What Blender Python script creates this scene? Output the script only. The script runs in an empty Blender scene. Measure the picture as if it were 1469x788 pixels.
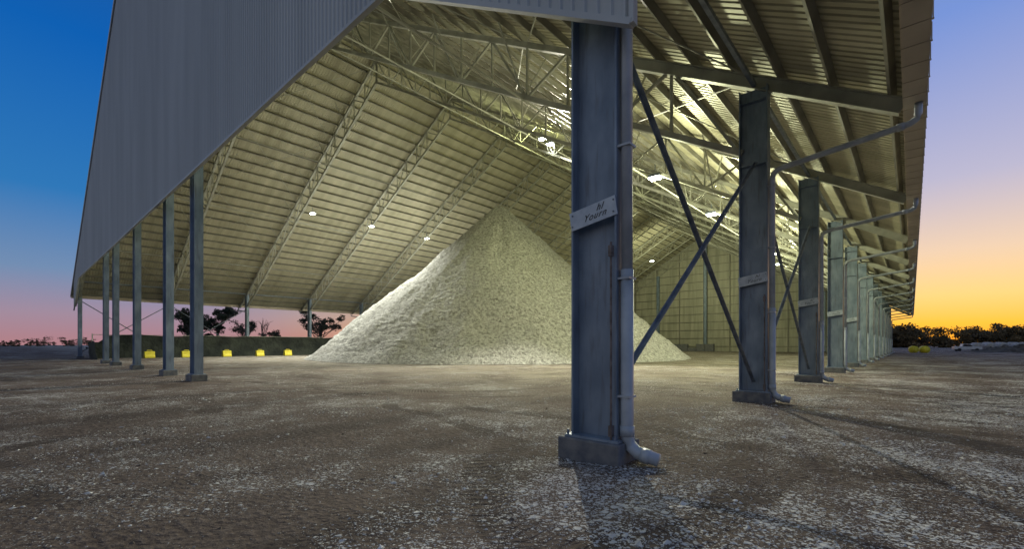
import bpy, bmesh, math, random
import numpy as np
from mathutils import Vector, noise
random.seed(4); rng=np.random.default_rng(4)
scene=bpy.context.scene
scene.view_settings.view_transform='Standard'; scene.view_settings.look='None'; scene.view_settings.exposure=0
C=bpy.context.collection

def lin(r,g,b):
    f=lambda c:(c/255/12.92) if c/255<=.04045 else ((c/255+.055)/1.055)**2.4
    return (f(r),f(g),f(b),1)

# ---------------------------------------------------------------- materials
def mat_noise(name,c1,c2,scale=3,rough=.6,metal=0,bump=.0,bscale=20,stretch=(1,1,1),detail=3,lo=.35,hi=.65,bdist=.02,rust=None,rlo=.55):
    m=bpy.data.materials.new(name); m.use_nodes=True; nt=m.node_tree; N=nt.nodes; L=nt.links
    b=N['Principled BSDF']; b.inputs['Roughness'].default_value=rough; b.inputs['Metallic'].default_value=metal
    tc=N.new('ShaderNodeTexCoord'); mp=N.new('ShaderNodeMapping'); mp.inputs['Scale'].default_value=stretch
    L.new(tc.outputs['Object'],mp.inputs[0])
    n=N.new('ShaderNodeTexNoise'); n.inputs['Scale'].default_value=scale; n.inputs['Detail'].default_value=detail
    L.new(mp.outputs[0],n.inputs['Vector'])
    mr=N.new('ShaderNodeMapRange'); mr.inputs[1].default_value=lo; mr.inputs[2].default_value=hi
    L.new(n.outputs[0],mr.inputs[0])
    mx=N.new('ShaderNodeMix'); mx.data_type='RGBA'; L.new(mr.outputs[0],mx.inputs[0])
    mx.inputs[6].default_value=(*c1,1); mx.inputs[7].default_value=(*c2,1)
    out=mx.outputs[2]
    if rust:
        n3=N.new('ShaderNodeTexNoise'); n3.inputs['Scale'].default_value=4; n3.inputs['Detail'].default_value=6
        mp3=N.new('ShaderNodeMapping'); mp3.inputs['Scale'].default_value=(3,3,.35); mp3.inputs['Location'].default_value=(7,3,1)
        L.new(tc.outputs['Object'],mp3.inputs[0]); L.new(mp3.outputs[0],n3.inputs['Vector'])
        r3=N.new('ShaderNodeMapRange'); r3.inputs[1].default_value=rlo; r3.inputs[2].default_value=.8; r3.inputs[4].default_value=.8; L.new(n3.outputs[0],r3.inputs[0])
        m3=N.new('ShaderNodeMix'); m3.data_type='RGBA'; L.new(r3.outputs[0],m3.inputs[0]); L.new(out,m3.inputs[6]); m3.inputs[7].default_value=(*rust,1)
        out=m3.outputs[2]
    L.new(out,b.inputs['Base Color'])
    if bump>0:
        n2=N.new('ShaderNodeTexNoise'); n2.inputs['Scale'].default_value=bscale; n2.inputs['Detail'].default_value=3
        L.new(tc.outputs['Object'],n2.inputs['Vector'])
        bp=N.new('ShaderNodeBump'); bp.inputs['Strength'].default_value=bump; bp.inputs['Distance'].default_value=bdist
        L.new(n2.outputs[0],bp.inputs['Height']); L.new(bp.outputs[0],b.inputs['Normal'])
    return m

M_col=mat_noise('column_steel',(.13,.18,.25),(.26,.325,.41),2.6,.45,.15,.15,40,(1,1,.5),detail=8,lo=.3,hi=.72,bdist=.003,rust=(.095,.10,.115),rlo=.53)
M_base=mat_noise('base_concrete',(.09,.10,.12),(.19,.19,.19),5,.9,0,.4,30,detail=6)
M_truss=mat_noise('truss_galvanised',(.30,.30,.26),(.45,.45,.39),1.5,.5,.2)
M_brace=mat_noise('brace_steel',(.12,.15,.2),(.22,.26,.32),4,.5,.2)
M_purlin=mat_noise('purlin_galvanised',(.18,.175,.15),(.28,.27,.23),1.0,.5,.2)
M_roof=mat_noise('roof_sheet_galvanised',(.32,.30,.21),(.49,.46,.34),.35,.5,.15,lo=.3,hi=.7,stretch=(.4,3,.4),detail=5)
M_clad=mat_noise('gable_cladding_paint',(.42,.45,.46),(.49,.52,.53),.25,.5,.0,stretch=(3,3,.4))
M_back=mat_noise('back_wall_sheet',(.33,.33,.26),(.46,.45,.36),.5,.55,.1,stretch=(3,1,.3))
M_pipe=mat_noise('pipe_plastic',(.30,.34,.39),(.42,.46,.5),3,.4,0)
M_gut=mat_noise('gutter_paint',(.45,.38,.30),(.56,.48,.38),1,.5,.1)
M_sign=mat_noise('sign_plate_metal',(.38,.44,.51),(.50,.56,.62),6,.5,.1)
M_ink=mat_noise('ink_black',(.01,.01,.012),(.02,.02,.02),6,.6)
M_cloth=mat_noise('barrier_shadecloth',(.010,.014,.012),(.035,.042,.032),.6,.9,0,.8,2.0,bdist=.3)
M_yel=mat_noise('yellow_paint',(.60,.50,.02),(.74,.64,.05),3,.6,0,.3,8)
M_leaf=mat_noise('eucalypt_leaf',(.02,.028,.015),(.06,.07,.03),.6,.8)
M_bark=mat_noise('bark',(.05,.04,.03),(.12,.10,.08),3,.9)
M_farfol=mat_noise('far_foliage',(.07,.055,.028),(.18,.125,.055),.15,.9)
M_white=mat_noise('white_vehicle_paint',(.45,.45,.45),(.55,.55,.55),2,.3)
M_glass=mat_noise('dark_glass',(.01,.012,.015),(.02,.02,.025),2,.1)
M_tyre=mat_noise('tyre_rubber',(.015,.015,.015),(.03,.03,.03),8,.9)
M_bale=mat_noise('bale_wrap',(.25,.23,.21),(.42,.39,.35),1.5,.6,0,.4,4)
M_mound=mat_noise('dirt',(.045,.035,.027),(.12,.095,.07),1.5,.95,0,1,3,bdist=.2)
M_lint=mat_noise('cotton_lint',(.42,.41,.37),(.72,.71,.68),8,.95)
M_clod=mat_noise('soil_clod',(.05,.036,.027),(.13,.10,.075),8,.95)
def emis(name,col,s):
    m=bpy.data.materials.new(name); m.use_nodes=True; b=m.node_tree.nodes['Principled BSDF']
    b.inputs['Emission Color'].default_value=(*col,1); b.inputs['Emission Strength'].default_value=s; b.inputs['Base Color'].default_value=(.8,.8,.8,1); return m
M_lamp=emis('lamp_lens',(.97,1,.85),60)

# ---------------------------------------------------------------- mesh builder
class MB:
    def __init__(s): s.v=[]; s.f=[]
    def beam(s,p0,p1,w,h,up=(0,0,1),seg=1):
        p0=Vector(p0);p1=Vector(p1);d=(p1-p0).normalized();u=Vector(up)
        if abs(d.dot(u))>.98: u=Vector((0,1,0))
        sd=d.cross(u).normalized(); u2=sd.cross(d).normalized()
        n=len(s.v)
        for k in range(seg+1):
            p=p0.lerp(p1,k/seg)
            for a,b in((-1,-1),(1,-1),(1,1),(-1,1)): s.v.append(p+sd*(a*w/2)+u2*(b*h/2))
        s.f.append([n,n+1,n+2,n+3]); e=n+4*seg; s.f.append([e+3,e+2,e+1,e])
        for k in range(seg):
            m_=n+4*k
            for q in((0,4,5,1),(1,5,6,2),(2,6,7,3),(3,7,4,0)): s.f.append([m_+i for i in q])
    def ibeam(s,p0,p1,w,h,t,up=(0,0,1)):
        p0=Vector(p0);p1=Vector(p1);d=(p1-p0).normalized();u=Vector(up)
        sd=d.cross(u).normalized(); u2=sd.cross(d).normalized()
        o=u2*(h/2-t/2)
        s.beam(p0+o,p1+o,w,t,u2); s.beam(p0-o,p1-o,w,t,u2); s.beam(p0,p1,t*.7,h-2*t-.002,u2)
    def tube(s,pts,r,n=10):
        pts=[Vector(p) for p in pts]; rings=[]
        for i,p in enumerate(pts):
            a=pts[max(0,i-1)];b=pts[min(len(pts)-1,i+1)];d=(b-a).normalized()
            ref=Vector((0,0,1)) if abs(d.z)<.9 else Vector((0,1,0))
            x=d.cross(ref).normalized();y=d.cross(x).normalized()
            rr=r[i] if isinstance(r,(list,tuple)) else r
            base=len(s.v)
            for k in range(n):
                t=2*math.pi*k/n; s.v.append(p+x*math.cos(t)*rr+y*math.sin(t)*rr)
            rings.append(base)
        for a,b in zip(rings,rings[1:]):
            for k in range(n): s.f.append([a+k,a+(k+1)%n,b+(k+1)%n,b+k])
        s.f.append([rings[0]+k for k in range(n)][::-1]); s.f.append([rings[-1]+k for k in range(n)])
    def obj(s,name,mat,parent=None,smooth=False,bevel=0):
        me=bpy.data.meshes.new(name); me.from_pydata([tuple(v) for v in s.v],[],s.f); me.materials.append(mat)
        if smooth: me.polygons.foreach_set('use_smooth',[True]*len(me.polygons))
        o=bpy.data.objects.new(name,me); C.objects.link(o)
        bm=bmesh.new(); bm.from_mesh(me); bmesh.ops.recalc_face_normals(bm,faces=bm.faces); bm.to_mesh(me); bm.free()
        if parent: o.parent=parent
        if bevel:
            b=o.modifiers.new('bevel','BEVEL'); b.width=bevel; b.segments=2; b.limit_method='ANGLE'
        return o
def empty(name,loc=(0,0,0)):
    e=bpy.data.objects.new(name,None); e.location=loc; C.objects.link(e); return e
def npmesh(name,v,f,mat,parent=None,smooth=False):
    me=bpy.data.meshes.new(name); me.from_pydata(v.tolist() if hasattr(v,'tolist') else v,[],f.tolist() if hasattr(f,'tolist') else f)
    me.materials.append(mat)
    if smooth: me.polygons.foreach_set('use_smooth',[True]*len(me.polygons))
    o=bpy.data.objects.new(name,me); C.objects.link(o)
    if parent: o.parent=parent
    return o

# ---------------------------------------------------------------- shed
W=69.0; S=.566; Z0=8.9; RX=-W/2
FY=[0,8.5]+[8.5+9.1*i for i in range(1,12)]
LY=FY[-1]
def zr(x):
    u=-x if x>RX else x+W
    return Z0+S*u
shed=empty('open_storage_shed')
def column(mb,bb,x,y,z1):
    mb.beam((x-.35,y,.3),(x-.35,y,z1),.34,.03,(1,0,0))
    mb.beam((x+.35,y,.3),(x+.35,y,z1),.34,.03,(1,0,0))
    mb.beam((x,y,.3),(x,y,z1),.02,.668,(1,0,0))
    bb.beam((x-.02,y,-.3),(x-.02,y,.27),.62,.98,(1,0,0))
    mb.beam((x,y,.272),(x,y,.305),.5,.86,(1,0,0))
mb=MB(); bb=MB()
for y in FY:
    column(mb,bb,0,y,8.86); column(mb,bb,-W,y,8.86)
for dx in(-13.9,-8.6,0,8.6,13.9):
    column(mb,bb,RX+dx,0,zr(RX+dx)-1.9)
for dx in(-24,-12,0,12,24): column(mb,bb,RX+dx,LY-.4,zr(RX+dx)-2)
for y in FY:
    for z in(6.7,8.5):
        mb.beam((0,y-.16,z),(0,y+.16,z),.66,.025)
mb.obj('columns',M_col,shed); bb.obj('column_bases',M_base,shed,bevel=.02)
ab=MB()
for y in FY[:5]:
    for sx in(-.4,.36):
        for sy in(-.2,.2): ab.tube([(sx,y+sy,.3),(sx,y+sy,.37)],.018,8)
ab.obj('anchor_bolts',M_brace,shed)
tr=MB(); tw=MB()
D=2.05
for y in FY:
    for sgn in(0,1):
        X=(lambda u:-u) if sgn==0 else (lambda u:-W+u)
        zt=lambda u:Z0+.17+S*u
        tr.ibeam((X(-3.2),y,zt(-3.2)),(X(4),y,zt(4)),.22,.36,.025)
        tr.beam((X(4),y,zt(4)+.03),(X(34.5),y,zt(34.5)+.03),.2,.22,seg=12)
        zl=lambda u:Z0+.1-D+S*u
        ue=34.4
        tr.beam((X(.3),y,zl(.3)),(X(ue),y,zl(ue)),.2,.18,seg=12)
        n=17; us=[.4+(ue-.4)*i/n for i in range(n+1)]
        for i in range(n):
            a,b=us[i],us[i+1]
            if i%2==0: tw.beam((X(a),y,zl(a)),(X(b),y,zt(b)),.09,.09)
            else: tw.beam((X(a),y,zt(a)),(X(b),y,zl(b)),.09,.09)
            tw.beam((X(b),y,zl(b)),(X(b),y,zt(b)),.08,.08)
tr.obj('truss_chords',M_truss,shed); tw.obj('truss_webs',M_truss,shed)
pu=MB()
u=-3.0
while u<34.4:
    z=Z0+.36+.12+S*u
    pu.beam((-u,-.4,z),(-u,LY+.4,z),.07,.22,(S,0,1))
    pu.beam((-W+u,-.4,z),(-W+u,LY+.4,z),.07,.22,(-S,0,1))
    u+=1.16
pu.obj('purlins',M_purlin,shed)
ti=MB()
for u in(8.6,16.9,25.2):
    for X in(-u,-W+u):
        z=Z0+.1-D+S*u
        ti.tube([(X,0,z-.1),(X,LY,z-.1)],.05,6)
for i,(a,b) in enumerate(zip(FY,FY[1:])):
    if i in(0,1,5,10):
        for u0 in(0,8.6,16.9,25.2):
            u1=u0+8.4
            for X in(lambda u:-u,lambda u:-W+u):
                P0=Vector((X(u0),a,zr(X(u0))+.3));P1=Vector((X(u1),b,zr(X(u1))+.3));ti.tube([P0.lerp(P1,k/6) for k in range(7)],.025,5)
                P0=Vector((X(u1),a,zr(X(u1))+.3));P1=Vector((X(u0),b,zr(X(u0))+.3));ti.tube([P0.lerp(P1,k/6) for k in range(7)],.025,5)
for y in FY[1:]:
    for u in(4,8.6,12.7,16.9,21,25.2,29.3):
        for X in(-u,-W+u):
            z=Z0+.1-D+S*u
            for s in(-1,1):
                ti.beam((X,y,z),(X,y+s*1.5,z+D+.25),.05,.05)
ti.obj('roof_bracing',M_truss,shed)
br=MB()
br.beam((0,.1,9.0),(0,LY,9.0),.1,.12); br.beam((-W,.1,9.0),(-W,LY,9.0),.1,.12)
for i,(a,b) in enumerate(zip(FY,FY[1:])):
    if i in(0,1,6,10):
        for X in(0,-W):
            br.beam((X-.03,a+.1,6.7),(X-.03,b-.1,.55),.09,.015,(1,0,0)); br.beam((X+.03,a+.1,.75),(X+.03,b-.1,6.75),.09,.015,(1,0,0))
            br.beam((X-.03+.045,a+.1,6.7),(X-.03+.045,b-.1,.55),.012,.08,(1,0,0)); br.beam((X+.075,a+.1,.75),(X+.075,b-.1,6.75),.012,.08,(1,0,0))
br.obj('wall_bracing',M_brace,shed)
def rib_profile(a,b,pitch,h):
    out=[];t=a
    while t<b:
        out+= [(t,0),(t+pitch*.62,0),(t+pitch*.72,h),(t+pitch*.9,h)]; t+=pitch
    out.append((t,0)); return out
prof=rib_profile(-.5,LY+.4,.25,.04)
SG=14
for k in(0,1):
    v=[];f=[]
    for (y,h) in prof:
        zz=Z0+.36+.25+h
        for q in range(SG+1):
            u=-3.55+(34.5+3.55)*q/SG
            v.append((-u if k==0 else -W+u,y,zz+S*u))
    for i in range(len(prof)-1):
        for q in range(SG):
            a=i*(SG+1)+q; f.append((a,a+1,a+SG+2,a+SG+1))
    npmesh('roof_sheeting',v,f,M_roof,shed)
rc=MB(); rc.beam((RX,-.5,Z0+.68+S*34.5),(RX,LY+.4,Z0+.68+S*34.5),.9,.05); rc.obj('ridge_cap',M_clad,shed)
GY=-.45
ZC,ZF=5.66,8.9
def zb(x): return min(ZF, ZC+.587*(.72-x), ZC+.587*(x+W+.72))
profx=rib_profile(-W-.72,.72,.2,.035)
v=[];f=[];pr=[(x,h) for x,h in profx if x<=.72]+[(.72,0)]
for x,h in pr:
    v.append((x,GY-h,zb(x))); v.append((x,GY-h,zr(x)+.6))
for i in range(len(pr)-1): f.append((2*i,2*i+1,2*i+3,2*i+2))
npmesh('gable_cladding',v,f,M_clad,shed)
fl=MB()
kn=.72-(ZF-ZC)/.587
pts=[(.74,ZC-.01),(kn,ZF),(-W-kn,ZF),(-W-.74,ZC-.01)]
for (xa,za),(xb_,zb_) in zip(pts,pts[1:]): fl.beam((xa,GY+.0,za-.02),(xb_,GY+.0,zb_-.02),.12,.08)
fl.beam((.75,GY,ZC-.05),(.75,GY,8.9),.11,.06,(1,0,0))
fl.obj('gable_bottom_flashing',M_clad,shed)
bg=MB()
for a,b in(((3.6,Z0+.62-S*3.6),(RX,Z0+.62+S*34.5)),((-W-3.6,Z0+.62-S*3.6),(RX,Z0+.62+S*34.5))):
    bg.beam((a[0],-.54,a[1]),(b[0],-.54,b[1]),.06,.3,seg=10)
bg.obj('barge_trim',M_clad,shed)
gi=MB()
for z in np.arange(9.3,26,1.5):
    u=(z-Z0)/S+.3; u=max(u,-.6)
    if u<33: gi.beam((-u,GY+.12,z),(-W+u,GY+.12,z),.16,.07)
gi.beam((.6,GY+.12,6.1),(kn,GY+.12,9.15),.16,.1); gi.beam((-W-.6,GY+.12,6.1),(-W-kn,GY+.12,9.15),.16,.1)
gi.obj('gable_girts',M_truss,shed)
v=[];f=[];pr=[(x,h) for x,h in rib_profile(-W,0,.3,.06) if x<=0]+[(0,0)]
for x,h in pr: v.append((x,LY+.15+h,0)); v.append((x,LY+.15+h,zr(x)+.55))
for i in range(len(pr)-1): f.append((2*i,2*i+1,2*i+3,2*i+2))
npmesh('back_wall',v,f,M_back,shed)
bw=MB()
for z in np.arange(1.2,27,2.0):
    u=max(0,(z-Z0)/S+.3)
    if u<33: bw.beam((-u,LY+.03,z),(-W+u,LY+.03,z),.12,.16)
for x in np.arange(-W+4,-1,6): bw.beam((x,LY-.02,0),(x,LY-.02,zr(x)),.2,.14,(0,1,0))
bw.obj('back_wall_girts',M_purlin,shed)
gu=MB()
for sx in(1,-1):
    X=(lambda a:a) if sx==1 else (lambda a:-W-a)
    zg=Z0+.6-S*3.45
    gu.beam((X(3.2),-.5,zg-.12),(X(3.2),LY,zg-.12),.02,.34)
    gu.beam((X(3.4),-.5,zg-.3),(X(3.4),LY,zg-.3),.38,.02)
    gu.beam((X(3.6),-.5,zg-.14),(X(3.6),LY,zg-.14),.02,.33)
    y=-.3
    while y<LY:
        gu.beam((X(3.19),y,zg-.315),(X(3.64),y,zg-.315),.05,.012); gu.beam((X(3.625),y,zg-.31),(X(3.625),y,zg+.02),.05,.02,(1,0,0)); y+=.75
gu.obj('gutters',M_gut,shed)
dp=MB(); cl=MB()
for i,y in enumerate(FY):
    for sx in(1,-1):
        X=(lambda a:a) if sx==1 else (lambda a:-W-a)
        yy=y-.05
        px=.46
        dp.tube([(X(3.47),yy,7.25),(X(3.465),yy,6.98),(X(3.43),yy,6.88),(X(3.34),yy,6.81),(X(3.2),yy,6.78),(X(.74),yy,6.46),(X(.58),yy,6.42),(X(.49),yy,6.33),(X(px),yy,6.18),(X(px),yy,2.6)],.075,14)
        dp.tube([(X(px),yy,2.62),(X(px),yy,.42),(X(px+.01),yy+.0,.32),(X(px+.06),yy+.01,.22),(X(px+.14),yy+.02,.15),(X(px+.42),yy+.06,.085)],.088,14)
        dp.tube([(X(px),yy,.5),(X(px),yy,.36)],.1,14)
        dp.tube([(X(px+.2),yy+.03,.135),(X(px+.31),yy+.045,.105)],.1,14)
        dp.tube([(X(3.22),yy,6.783),(X(3.08),yy,6.765)],.09,14)
        for z in(.9,2.5,4.3,6.0): cl.beam((X(px-.1),yy,z),(X(px+.085),yy,z),.19,.03)
dp.obj('downpipes',M_pipe,shed,smooth=True); cl.obj('pipe_clips',M_pipe,shed)
def scribble(parent,x,y,z):
    for k,(t,ox,oz,s) in enumerate((('hl',.06,.05,.13),('Yourn',-.15,-.08,.13))):
        cu=bpy.data.curves.new('lettering','FONT'); cu.body=t; cu.size=s; cu.shear=.6; cu.extrude=.001; cu.space_character=1.15
        o=bpy.data.objects.new('lettering_%d'%k,cu); C.objects.link(o)
        o.location=(x+ox,y,z+oz); o.rotation_euler=(math.pi/2,-math.radians(9),0); o.data.materials.append(M_ink); o.parent=parent
for y in FY[:5]:
    e=empty('column_name_plate')
    p=MB(); p.beam((-.37,y-.182,3.38),(.37,y-.182,3.50),.015,.27); p.obj('plate',M_sign,e,bevel=.005)
    p=MB()
    for xx in(-.33,.33):
        for zz in(-.08,.08): p.tube([(xx,y-.188,3.44+xx*.16+zz),(xx,y-.2,3.44+xx*.16+zz)],.013,6)
    p.obj('bolts',M_brace,e); scribble(e,0,y-.193,3.42)
cd=MB()
for y in FY[:3]:
    cd.tube([(.3,y-.2,.3),(.3,y-.2,3.0)],.016,8)
    cd.beam((.3,y-.2,2.8),(.3,y-.2,2.95),.07,.05,(1,0,0)); cd.beam((.3,y-.2,.35),(.3,y-.2,.5),.07,.05,(1,0,0))
cd.obj('conduit',mat_noise('rusty_steel',(.10,.08,.07),(.2,.17,.16),9,.8),shed)

# ---------------------------------------------------------------- floodlights
def floodlight(x,y,z,power,size=150,aim=(0,0,-1),col=(.98,1,.60),blend=.6,point=False):
    e=empty('floodlight')
    h=MB(); h.beam((x-.3,y,z+.12),(x+.3,y,z+.12),.45,.14); h.tube([(x,y,z+.15),(x,y,z+.75)],.03,8); h.beam((x-.34,y,z+.05),(x+.34,y,z+.05),.5,.03)
    h.obj('housing',M_brace,e)
    l=MB(); l.beam((x-.27,y,z-.0),(x+.27,y,z-.0),.4,.08); l.obj('lens',M_lamp,e)
    ld=bpy.data.lights.new('lamp','POINT' if point else 'SPOT'); ld.energy=power; ld.color=col; ld.shadow_soft_size=.2
    if not point: ld.spot_size=math.radians(size); ld.spot_blend=blend
    lo=bpy.data.objects.new('lamp',ld); C.objects.link(lo); lo.location=(x,y,z-.3); lo.parent=e
    lo.rotation_euler=Vector(aim).to_track_quat('-Z','Y').to_euler()
for y in FY[2:5]: floodlight(-50.5,y+(1.2 if y==FY[2] else 0),17.4,17500,aim=(.25,-.15,-1),size=145,blend=.7,col=(1,1,.86))
for y in FY[2:6]: floodlight(-7,y,10.6,2000,point=True)
floodlight(-10,FY[7],12.4,3600,point=True)
floodlight(-20.5,FY[3]-.5,19.3,30000,aim=(.78,-.95,-.95),size=100,blend=.4,col=(1,.96,.8))
floodlight(-22.5,FY[3]+1.0,20.9,1300,point=True,col=(.95,1,.45))
floodlight(-36,FY[9],18.6,7000,point=True)  # added fill lamp at the back to brighten the roof, not an actual fixture

# ---------------------------------------------------------------- seed pile
def pile():
    cx,cy,R,H=-37.5,37.8,23.4,20.5
    nr,na=280,640; v=[];f=[]
    for i in range(nr+1):
        t=i/nr
        for j in range(na):
            a=2*math.pi*j/na
            e=Vector((math.cos(a),math.sin(a),0))
            ra=R*(1+.035*noise.noise(e*1.3+Vector((3,1,0)))+.02*noise.noise(e*5))
            r=ra*t
            z=H*((1-t)*.93+.07*(1-t)**3)
            z-=.4*math.exp(-(t/.02)**2)
            p=Vector((cx+r*e.x,cy+r*e.y,0))
            w=min(1,t*8)
            dz=.5*noise.fractal(p*.16,1,2,3)*w
            dz+=.10*noise.fractal(p*2.2+Vector((0,0,9)),.6,2,3)*w
            dz+=.3*noise.noise(Vector((e.x*7,e.y*7,t*2)))*w
            dz+=.22*abs(noise.noise(Vector((p.x*.5,p.y*.5,z*2.1))))*w
            if t>.93: dz*=max(0,(1-t)/.07)
            v.append((p.x,p.y,max(z+dz,0 if t<1 else -.1)))
    for i in range(nr):
        for j in range(na):
            k=(j+1)%na; f.append((i*na+j,(i+1)*na+j,(i+1)*na+k,i*na+k))
    m=bpy.data.materials.new('cotton_seed'); m.use_nodes=True; nt=m.node_tree;N=nt.nodes;L=nt.links;b=N['Principled BSDF']
    b.inputs['Roughness'].default_value=.95; b.inputs['Specular IOR Level'].default_value=.1
    tc=N.new('ShaderNodeTexCoord')
    def nz(s,d=6):
        n=N.new('ShaderNodeTexNoise'); n.inputs['Scale'].default_value=s; n.inputs['Detail'].default_value=d; L.new(tc.outputs['Object'],n.inputs['Vector']); return n
    n1=nz(3.6,6); n3=nz(11,4)
    cr=N.new('ShaderNodeValToRGB'); cr.color_ramp.elements[0].position=.38; cr.color_ramp.elements[0].color=(.23,.225,.21,1)
    cr.color_ramp.elements[1].position=.60; cr.color_ramp.elements[1].color=(.68,.68,.66,1)
    ad=N.new('ShaderNodeMath'); ad.operation='MULTIPLY_ADD'; ad.inputs[1].default_value=.5; L.new(n1.outputs[0],ad.inputs[0])
    mm=N.new('ShaderNodeMath'); mm.operation='MULTIPLY'; mm.inputs[1].default_value=.5; L.new(n3.outputs[0],mm.inputs[0]); L.new(mm.outputs[0],ad.inputs[2])
    L.new(ad.outputs[0],cr.inputs[0]); L.new(cr.outputs[0],b.inputs['Base Color'])
    bp=N.new('ShaderNodeBump'); bp.inputs['Strength'].default_value=1; bp.inputs['Distance'].default_value=.28; L.new(ad.outputs[0],bp.inputs['Height']); L.new(bp.outputs[0],b.inputs['Normal'])
    npmesh('cotton_seed_pile',v,f,m,smooth=True)
pile()

# ---------------------------------------------------------------- ground
def gz(x,y):
    d=math.hypot(x,y)
    w=max(0,1-d/60)
    if w<=0: return 0
    return w*(.05*noise.noise(Vector((x*.25,y*.25,0)))+.03*noise.noise(Vector((x*1.3,y*1.3,3)))) -.02
n=320; t=np.linspace(-1,1,n); ax=np.sign(t)*(np.abs(t)**3.5)*2500+ t*30
v=[(x,y,gz(x,y)) for y in ax for x in ax]
f=[(j*n+i,j*n+i+1,(j+1)*n+i+1,(j+1)*n+i) for j in range(n-1) for i in range(n-1)]
m=bpy.data.materials.new('dirt_ground'); m.use_nodes=True; nt=m.node_tree;N=nt.nodes;L=nt.links;b=N['Principled BSDF']; b.inputs['Roughness'].default_value=.95
b.inputs['Specular IOR Level'].default_value=.15
tc=N.new('ShaderNodeTexCoord')
def nz(s,d=4,st=(1,1,1),rot=0,loc=(0,0,0)):
    mp=N.new('ShaderNodeMapping'); mp.inputs['Scale'].default_value=st; mp.inputs['Rotation'].default_value=(0,0,rot); mp.inputs['Location'].default_value=loc; L.new(tc.outputs['Object'],mp.inputs[0])
    q=N.new('ShaderNodeTexNoise'); q.inputs['Scale'].default_value=s; q.inputs['Detail'].default_value=d; L.new(mp.outputs[0],q.inputs['Vector']); return q.outputs[0]
def rmp(s,a,c,o0=0,o1=1):
    r=N.new('ShaderNodeMapRange'); L.new(s,r.inputs[0]); r.inputs[1].default_value=a; r.inputs[2].default_value=c; r.inputs[3].default_value=o0; r.inputs[4].default_value=o1; return r.outputs[0]
def mix(fac,a,c):
    q=N.new('ShaderNodeMix'); q.data_type='RGBA'; L.new(fac,q.inputs[0])
    for s,i in((a,6),(c,7)):
        if isinstance(s,tuple): q.inputs[i].default_value=(*s,1)
        else: L.new(s,q.inputs[i])
    return q.outputs[2]
def mth(op,a,c):
    q=N.new('ShaderNodeMath'); q.operation=op
    for s,i in((a,0),(c,1)):
        if isinstance(s,(int,float)): q.inputs[i].default_value=s
        else: L.new(s,q.inputs[i])
    return q.outputs[0]
mul=lambda a,c:mth('MULTIPLY',a,c)
fineN=nz(14,8)
col=mix(rmp(nz(.14,4),.36,.6),(.056,.039,.031),(.108,.080,.064))
col=mix(rmp(fineN,.44,.64,0,.6),col,(.18,.14,.115))
trackN=nz(.8,4,(1,.1,1),.9)
col=mix(rmp(trackN,.48,.62,0,.55),col,(.038,.027,.023))
sep=N.new('ShaderNodeSeparateXYZ'); L.new(tc.outputs['Object'],sep.inputs[0])
# wheel tracks: paired bands, wandering, with tread lugs
wob=mul(rmp(nz(.09,2),.3,.7,-1,1),2.2)
def tracks(ang,period,off):
    c=mth('ADD',mth('ADD',mul(sep.outputs[0],math.sin(ang)),mul(sep.outputs[1],math.cos(ang))),mth('ADD',wob,off))
    a=mth('SUBTRACT',mul(sep.outputs[0],math.cos(ang)),mul(sep.outputs[1],math.sin(ang)))
    md=mth('FLOORED_MODULO',c,period) if False else mth('MODULO',mth('ADD',c,period*200),period)
    band=mth('MAXIMUM',rmp(mth('ABSOLUTE',mth('SUBTRACT',md,.5),0),.26,.2),rmp(mth('ABSOLUTE',mth('SUBTRACT',md,2.4),0),.26,.2))
    chev=mth('ADD',mul(a,1/.13),mul(mth('ABSOLUTE',mth('SUBTRACT',md,.5),0),4.0))
    lug=rmp(mth('SINE',mul(chev,6.283),0),-.2,.4)
    return band,lug
b1,l1=tracks(.30,7.3,1.0); b2,l2=tracks(-.55,11.7,4.0)
wear=rmp(nz(.35,5),.42,.58)
band=mul(mth('MAXIMUM',b1,b2),wear); lug=mth('ADD',mul(mul(b1,l1),wear),mul(mul(b2,l2),wear))
col=mix(mul(band,.55),col,(.04,.029,.024))
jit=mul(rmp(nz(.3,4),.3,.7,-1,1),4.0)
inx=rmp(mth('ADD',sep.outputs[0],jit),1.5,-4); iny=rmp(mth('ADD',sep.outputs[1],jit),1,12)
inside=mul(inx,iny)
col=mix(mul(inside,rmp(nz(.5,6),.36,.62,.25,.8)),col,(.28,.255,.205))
wv=N.new('ShaderNodeVectorMath'); wv.operation='ADD'
nn=N.new('ShaderNodeTexNoise'); nn.inputs['Scale'].default_value=22; nn.inputs['Detail'].default_value=2; L.new(tc.outputs['Object'],nn.inputs['Vector'])
sc=N.new('ShaderNodeVectorMath'); sc.operation='SCALE'; sc.inputs['Scale'].default_value=.07; L.new(nn.outputs[1],sc.inputs[0])
L.new(tc.outputs['Object'],wv.inputs[0]); L.new(sc.outputs[0],wv.inputs[1])
def vor(scale):
    vo=N.new('ShaderNodeTexVoronoi'); vo.inputs['Scale'].default_value=scale; L.new(wv.outputs[0],vo.inputs['Vector']); return vo.outputs['Distance']
right=rmp(sep.outputs[0],-1,2.5,0,.05)
dens=mth('ADD',mth('ADD',mul(nz(.28,6),.6),mul(nz(1.7,6),.4)),right)
dens=mth('SUBTRACT',dens,mul(band,.06))
thr=rmp(dens,.41,.62,.10,.46)
def spk(scale,k):
    d=vor(scale); return rmp(mth('SUBTRACT',mul(thr,k),d),-.02,.05)
s_=mth('MAXIMUM',mth('MAXIMUM',spk(6,.6),spk(15,.85)),spk(38,1.0))
col=mix(mul(s_,.88),col,(.57,.56,.54))
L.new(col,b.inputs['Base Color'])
bp=N.new('ShaderNodeBump'); bp.inputs['Strength'].default_value=1; bp.inputs['Distance'].default_value=.05
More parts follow.
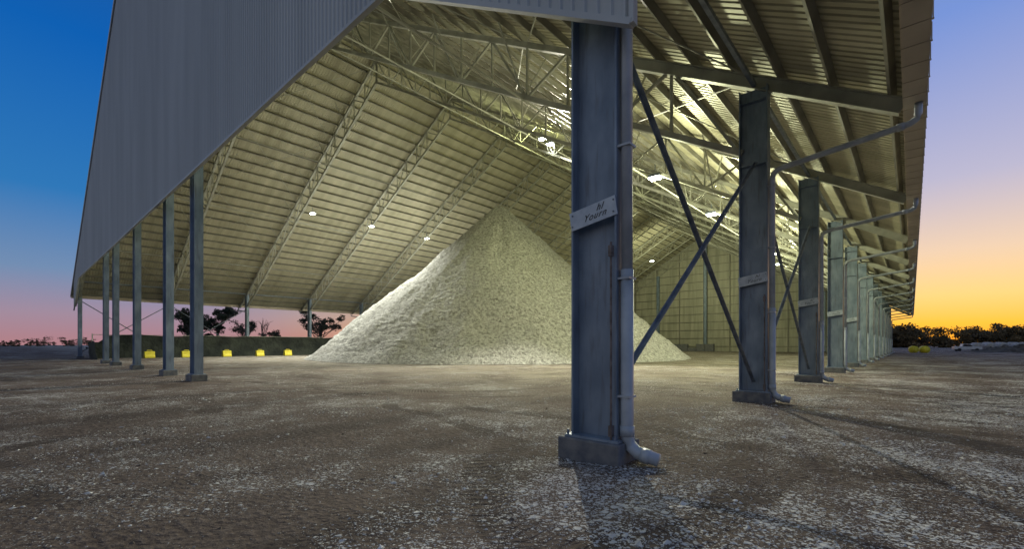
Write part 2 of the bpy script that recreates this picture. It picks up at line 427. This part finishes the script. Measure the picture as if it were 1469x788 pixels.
h=mth('ADD',mth('ADD',fineN,mul(s_,.4)),mth('ADD',mul(trackN,1.5),mth('SUBTRACT',mul(lug,.45),mul(band,.5)))); L.new(h,bp.inputs['Height']); L.new(bp.outputs[0],b.inputs['Normal'])
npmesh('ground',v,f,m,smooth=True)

def flakes(name,K,mat,med,sig,box,hs,seed,lintlike=True):
    r_=np.random.default_rng(seed)
    cand=np.column_stack([r_.uniform(box[0],box[1],K*6),r_.uniform(box[2],box[3],K*6)])
    dens=[]
    for x,y in cand:
        if lintlike:
            a=noise.fractal(Vector((x*.35,y*.35,5)),.8,2,4)
            b2=noise.noise(Vector((x*1.9,y*1.9,2)))
            q=.05+max(0,a*1.4)*(1+1.0*b2)
            if x>.3: q=q*1.2+.10*max(0,.6+b2)
            if x<-2 and y<-1: q*=.5
        else: q=.3
        dens.append(q*math.exp(-max(0,math.hypot(x-3,y+4)-7)/11))
    keep=r_.random(len(cand))<np.array(dens)
    P=cand[keep][:K]; n=len(P); s=np.minimum(r_.lognormal(med,sig,n),.055)
    k=5; A=r_.random(n)*6.28; st=r_.uniform(.25,1,n); Z=np.array([gz(x,y) for x,y in P])
    vs=np.zeros((n,6,3))
    for j in range(k):
        a=6.283*j/k; rr=s*r_.uniform(.4,1.6,n); dx=math.cos(a)*rr; dy=math.sin(a)*rr*st
        vs[:,j,0]=P[:,0]+dx*np.cos(A)-dy*np.sin(A); vs[:,j,1]=P[:,1]+dx*np.sin(A)+dy*np.cos(A); vs[:,j,2]=Z-.003
    vs[:,5,0]=P[:,0];vs[:,5,1]=P[:,1];vs[:,5,2]=Z+s*r_.uniform(.3,.7,n)*hs
    b=(np.arange(n)*6)[:,None]
    F=np.concatenate([np.concatenate([b+j,b+(j+1)%k,b+5],1) for j in range(k)])
    npmesh(name,vs.reshape(-1,3),F,mat)
flakes('cotton_lint_scatter',110000,M_lint,-4.75,.6,(-24,24,-9,30),1,7)
flakes('soil_clod_scatter',6000,M_clod,-4.6,.5,(-16,18,-9,14),.8,8,False)

# ---------------------------------------------------------------- barrier
def barrier():
    e=empty('shadecloth_barrier')
    v=[];f=[]
    path=[(-62,.6)]+[(-W+.9,.6)]+[(-W+.9,y) for y in np.arange(1.5,LY,1.0)]
    pp=[]
    for (a,b_) in zip(path,path[1:]):
        L_=math.hypot(b_[0]-a[0],b_[1]-a[1]); k=max(1,int(L_/.8))
        for i in range(k): pp.append((a[0]+(b_[0]-a[0])*i/k,a[1]+(b_[1]-a[1])*i/k))
    nz_=7
    for i,(x,y) in enumerate(pp):
        for j in range(nz_):
            tt=j/(nz_-1); H=(2.75 if i>8 else 1.9)+.25*noise.noise(Vector((i*.3,0,0)))
            o=.35*noise.noise(Vector((i*.5,j*.5,4)))+.5*(1-tt)**2
            v.append((x+o,y+ (o*.3),H*tt))
    for i in range(len(pp)-1):
        for j in range(nz_-1): f.append((i*nz_+j,(i+1)*nz_+j,(i+1)*nz_+j+1,i*nz_+j+1))
    npmesh('cloth',v,f,M_cloth,e,smooth=True)
    p=MB()
    for y in np.arange(1,LY,4.5): p.tube([(-W+.6,y,0),(-W+.6,y,2.9)],.06,8)
    p.tube([(-W+.6,1,2.8),(-W+.6,LY,2.8)],.04,6)
    p.obj('posts_and_rail',M_truss,e)
barrier()
e=empty('concrete_block_wall'); p=MB()
for i in range(9):
    for j in range(2 if i%3 else 1): p.beam((-50+i*2.05,LY-3,.45+.9*j),(-50+i*2.05+2.0,LY-3,.45+.9*j),.9,.88)
p.obj('blocks',M_base,e,bevel=.05)
for k,(x,y) in enumerate([(-65.5,5.8),(-65.5,9.5),(-65.5,14),(-65.5,18.1),(-65.5,21.9)]):
    e=empty('yellow_barrier_block'); p=MB()
    b0=len(p.v)
    prof=[(-.4,0),(.4,0),(.4,.2),(.25,.45),(.22,.8),(-.22,.8),(-.25,.45),(-.4,.2)]
    for s in(-.5,.5):
        for (a,z) in prof: p.v.append(Vector((x+a,y+s,z)))
    q=len(prof)
    for i in range(q): p.f.append([b0+i,b0+(i+1)%q,b0+q+(i+1)%q,b0+q+i])
    p.f.append([b0+i for i in range(q)][::-1]); p.f.append([b0+q+i for i in range(q)])
    p.obj('body',M_yel,e,bevel=.04)
    p=MB(); p.tube([(x,y-.25,.78),(x,y-.23,.92),(x,y+.23,.92),(x,y+.25,.78)],.04,6); p.obj('lifting_loop',M_yel,e)

# ---------------------------------------------------------------- bales, mound, ute
def bale(name,x,y,mat,R=1.15,Lh=1.2,rot=0):
    bm=bmesh.new(); bmesh.ops.create_cone(bm,cap_ends=True,segments=28,radius1=R,radius2=R,depth=2*Lh)
    edges=[e_ for e_ in bm.edges if len(e_.link_faces)==2 and abs(e_.link_faces[0].normal.dot(e_.link_faces[1].normal))<.5]
    bmesh.ops.bevel(bm,geom=edges,offset=.15,segments=3,affect='EDGES')
    for v_ in bm.verts:
        v_.co+= v_.co.normalized()*.05*noise.noise(v_.co*1.5+Vector((x,y,0)))
        if v_.co.y<-R*.9: v_.co.y=-R*.9
    me=bpy.data.meshes.new(name); bm.to_mesh(me); bm.free(); me.materials.append(mat)
    me.polygons.foreach_set('use_smooth',[True]*len(me.polygons))
    o=bpy.data.objects.new(name,me); C.objects.link(o); o.location=(x,y,R*.9); o.rotation_euler=(math.pi/2,0,rot); return o
for i in range(11):
    bale('round_cotton_bale',17+i*2.7+random.uniform(-.3,.3),174+i*1.8,M_bale,rot=.6+random.uniform(-.1,.1))
for i in range(9):
    bale('round_cotton_bale',20+i*2.7,186+i*1.8,M_bale,R=1.25,rot=.6)
for i in range(2): bale('yellow_wrapped_bale',3.6+i*1.6,115+i*.8,M_yel,R=.72,Lh=.75,rot=.2+i*.2)
v=[];f=[];nx,ny=60,24
for j in range(ny+1):
    for i in range(nx+1):
        a,b_=i/nx*2-1,j/ny*2-1; d=max(0,1-a*a)*max(0,1-b_*b_)
        p=Vector((a*10,b_*3.4,0)); z=1.9*d**.8*(.65+.6*noise.fractal(p*.5,.8,2,4))-.05
        c,s_2=math.cos(.7),math.sin(.7); v.append((20.5+p.x*c-p.y*s_2,136.5+p.x*s_2+p.y*c,z))
for j in range(ny):
    for i in range(nx): f.append((j*(nx+1)+i,j*(nx+1)+i+1,(j+1)*(nx+1)+i+1,(j+1)*(nx+1)+i))
npmesh('dirt_mound',v,f,M_mound,smooth=True)
def ute(x,y,rot):
    e=empty('parked_utility_vehicle',(x,y,0)); e.rotation_euler=(0,0,rot)
    def ext(name,prof,hw,mat,bev):
        p=MB(); q=len(prof)
        for s in(-hw,hw):
            for a,z in prof: p.v.append(Vector((a,s,z)))
        for i in range(q): p.f.append([i,(i+1)%q,q+(i+1)%q,q+i])
        p.f.append(list(range(q))[::-1]); p.f.append([q+i for i in range(q)]); return p.obj(name,mat,e,bevel=bev)
    ext('body',[(-2.5,.45),(2.45,.45),(2.55,.8),(2.4,1.05),(1.2,1.15),(-2.5,1.15)],.9,M_white,.06)
    ext('cab',[(1.15,1.14),(.45,1.78),(-.9,1.8),(-1.15,1.14)],.78,M_white,.06)
    ext('side_windows',[(.88,1.2),(.4,1.68),(-.8,1.7),(-.95,1.2)],.80,M_glass,.01)
    p=MB(); p.beam((1.12,-.0,1.2),(.5,0,1.76),1.35,.03,(1,0,1)); p.obj('windscreen',M_glass,e)
    p=MB()
    for a in(-1.6,1.55):
        for s in(-.82,.82): p.tube([(a,s-.12,.37),(a,s+.12,.37)],.37,18)
    p.obj('wheels',M_tyre,e)
ute(13.4,150.5,.25)
ute(-250,18,1.0)

# ---------------------------------------------------------------- trees
def leaves(centres,rad,count,size):
    cs_=np.array(centres); idx=rng.integers(0,len(cs_),count)
    g=rng.normal(0,1,(count,3)); g/=np.linalg.norm(g,axis=1)[:,None]; g*=(rng.random((count,1))**.45)
    r=np.array(rad)[idx][:,None]; P=cs_[idx]+g*r*np.array([1,1,.6])
    a=rng.normal(0,1,(count,3)); a/=np.linalg.norm(a,axis=1)[:,None]; b_=np.cross(a,rng.normal(0,1,(count,3))); b_/=np.linalg.norm(b_,axis=1)[:,None]
    s_=size*rng.uniform(.5,1.5,(count,1))
    V=np.stack([P-a*s_,P+b_*s_*.5,P+a*s_,P-b_*s_*.5],1).reshape(-1,3); F=np.arange(count*4).reshape(-1,4); return V,F
def tree(x,y,H,Wd,lv=3200,bare=False):
    e=empty('dead_tree' if bare else 'eucalyptus_tree',(x,y,0)); p=MB(); cen=[];rad=[]
    nt_=random.choice((1,2)) 
    for k in range(nt_):
        lean=Vector((random.uniform(-.2,.2),random.uniform(-.2,.2),1)); top=lean*H*.55
        p.tube([(0,0,-.2),top*.3+Vector((.1,0,0)),top*.65,top],[.035*H*.9,.028*H,.022*H,.014*H],8)
        for i in range(9):
            s0=top*random.uniform(.35,1); a=random.random()*6.28; le=Wd*.5*random.uniform(.45,1)
            e1=s0+Vector((math.cos(a)*le*.5,math.sin(a)*le*.5,H*random.uniform(.08,.2)))
            e2=s0+Vector((math.cos(a)*le,math.sin(a)*le,H*random.uniform(.15,.42)))
            if e2.z>H*.95: e2.z=H*.95
            p.tube([s0,e1,e2],[.011*H,.008*H,.003*H],6)
            for q in range(3):
                e3=e2+Vector((random.uniform(-1,1),random.uniform(-1,1),random.uniform(-.2,1)))*H*.09
                p.tube([e1.lerp(e2,random.random()),e3],[.005*H,.0015*H],5); cen.append(tuple(e3)); rad.append(H*random.uniform(.06,.12))
            cen.append(tuple(e2)); rad.append(H*random.uniform(.07,.13))
    p.obj('trunk_and_limbs',M_bark,e,smooth=True)
    if not bare:
        V,F=leaves(cen,rad,lv,.022*H); npmesh('foliage',V,F,M_leaf,e)
tree(-127,24.5,10.5,9); tree(-129,30,11.5,9); tree(-133,27,9.5,8); tree(-124,34,8.5,6,1500)
tree(-116,36.3,9.5,4,bare=True); tree(-109.3,48,10.3,11)
tree(-122,40,6.5,5,1800)
def treeline(name,a,b_,n,h0,h1,cnt,dep,low=.25,ls=.05):
    cen=[];rad=[]
    for i in range(n):
        t_=random.random(); x=a[0]+(b_[0]-a[0])*t_+random.uniform(-dep,dep); y=a[1]+(b_[1]-a[1])*t_+random.uniform(-dep,dep)
        h=random.uniform(h0,h1)*(.75+.5*noise.noise(Vector((x*.03,y*.03,0)))+.25)
        for q in range(6): cen.append((x+random.uniform(-.35,.35)*h,y+random.uniform(-.35,.35)*h,h*random.uniform(low,.85))); rad.append(h*random.uniform(.15,.3))
    V,F=leaves(cen,rad,cnt,h1*ls); npmesh(name,V,F,M_farfol)
treeline('distant_tree_line',(-30,300),(170,470),260,6,14.5,110000,14,.1,.04)
treeline('distant_tree_line',(-760,-260),(-560,330),300,5,11,45000,15,.1)
treeline('distant_tree_line',(-560,330),(-100,520),140,5,9,16000,15,.1)

# ---------------------------------------------------------------- world
w=bpy.data.worlds.new('World'); scene.world=w; w.use_nodes=True; nt=w.node_tree;N=nt.nodes;L=nt.links
bgn=N['Background']; bgn.inputs[1].default_value=1.0
tc=N.new('ShaderNodeTexCoord'); sp=N.new('ShaderNodeSeparateXYZ'); L.new(tc.outputs['Generated'],sp.inputs[0])
def ramp(st):
    r=N.new('ShaderNodeValToRGB'); e_=r.color_ramp.elements
    while len(e_)<len(st): e_.new(.5)
    for k,(p,c) in enumerate(st): e_[k].position=p; e_[k].color=lin(*c)
    L.new(sp.outputs[2],r.inputs[0]); return r.outputs[0]
left=ramp([(0,(178,128,134)),(.05,(160,138,158)),(.12,(112,140,178)),(.24,(42,118,184)),(.45,(4,94,178)),(.6,(28,84,155)),(.9,(106,124,150))])
sun=ramp([(0,(252,158,42)),(.035,(255,194,68)),(.08,(253,212,132)),(.15,(236,208,180)),(.26,(186,184,210)),(.47,(118,148,216)),(.9,(106,124,150))])
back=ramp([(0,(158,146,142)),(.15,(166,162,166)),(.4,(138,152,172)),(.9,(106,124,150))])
vm=N.new('ShaderNodeVectorMath'); vm.operation='MULTIPLY'; vm.inputs[1].default_value=(1,1,0); L.new(tc.outputs['Generated'],vm.inputs[0])
vn=N.new('ShaderNodeVectorMath'); vn.operation='NORMALIZE'; L.new(vm.outputs[0],vn.inputs[0])
vd=N.new('ShaderNodeVectorMath'); vd.operation='DOT_PRODUCT'; vd.inputs[1].default_value=(.06,.998,0); L.new(vn.outputs[0],vd.inputs[0])
def mr(a,c):
    r=N.new('ShaderNodeMapRange'); r.interpolation_type='SMOOTHSTEP'; L.new(vd.outputs['Value'],r.inputs[0]); r.inputs[1].default_value=a; r.inputs[2].default_value=c; return r.outputs[0]
def mx(fc,a,c):
    q=N.new('ShaderNodeMix'); q.data_type='RGBA'; L.new(fc,q.inputs[0]); L.new(a,q.inputs[6]); L.new(c,q.inputs[7]); return q.outputs[2]
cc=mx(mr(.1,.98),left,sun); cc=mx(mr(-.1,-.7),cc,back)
ns=N.new('ShaderNodeTexSky'); ns.sky_type='NISHITA'; ns.sun_disc=False; ns.sun_elevation=math.radians(1); ns.sun_rotation=math.radians(3)
ad=N.new('ShaderNodeMix'); ad.data_type='RGBA'; ad.blend_type='ADD'; ad.inputs[0].default_value=.01; L.new(cc,ad.inputs[6]); L.new(ns.outputs[0],ad.inputs[7])
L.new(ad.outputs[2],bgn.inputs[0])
sl=bpy.data.lights.new('sun','SUN'); sl.energy=.12; sl.angle=math.radians(20); sl.color=(1,.6,.35); so=bpy.data.objects.new('sun',sl); C.objects.link(so)
so.rotation_euler=Vector((-.06,-1,-.07)).to_track_quat('-Z','Y').to_euler()

# ---------------------------------------------------------------- camera
cd=bpy.data.cameras.new('camera'); cam=bpy.data.objects.new('camera',cd); C.objects.link(cam); scene.camera=cam
cam.location=(3.35,-5.65,1.6); cam.rotation_euler=(math.pi/2,0,math.radians(41.66))
cd.sensor_width=36; cd.lens=36*644.6/1469; cd.shift_y=(495-394)/1469; cd.clip_start=.05; cd.clip_end=6000
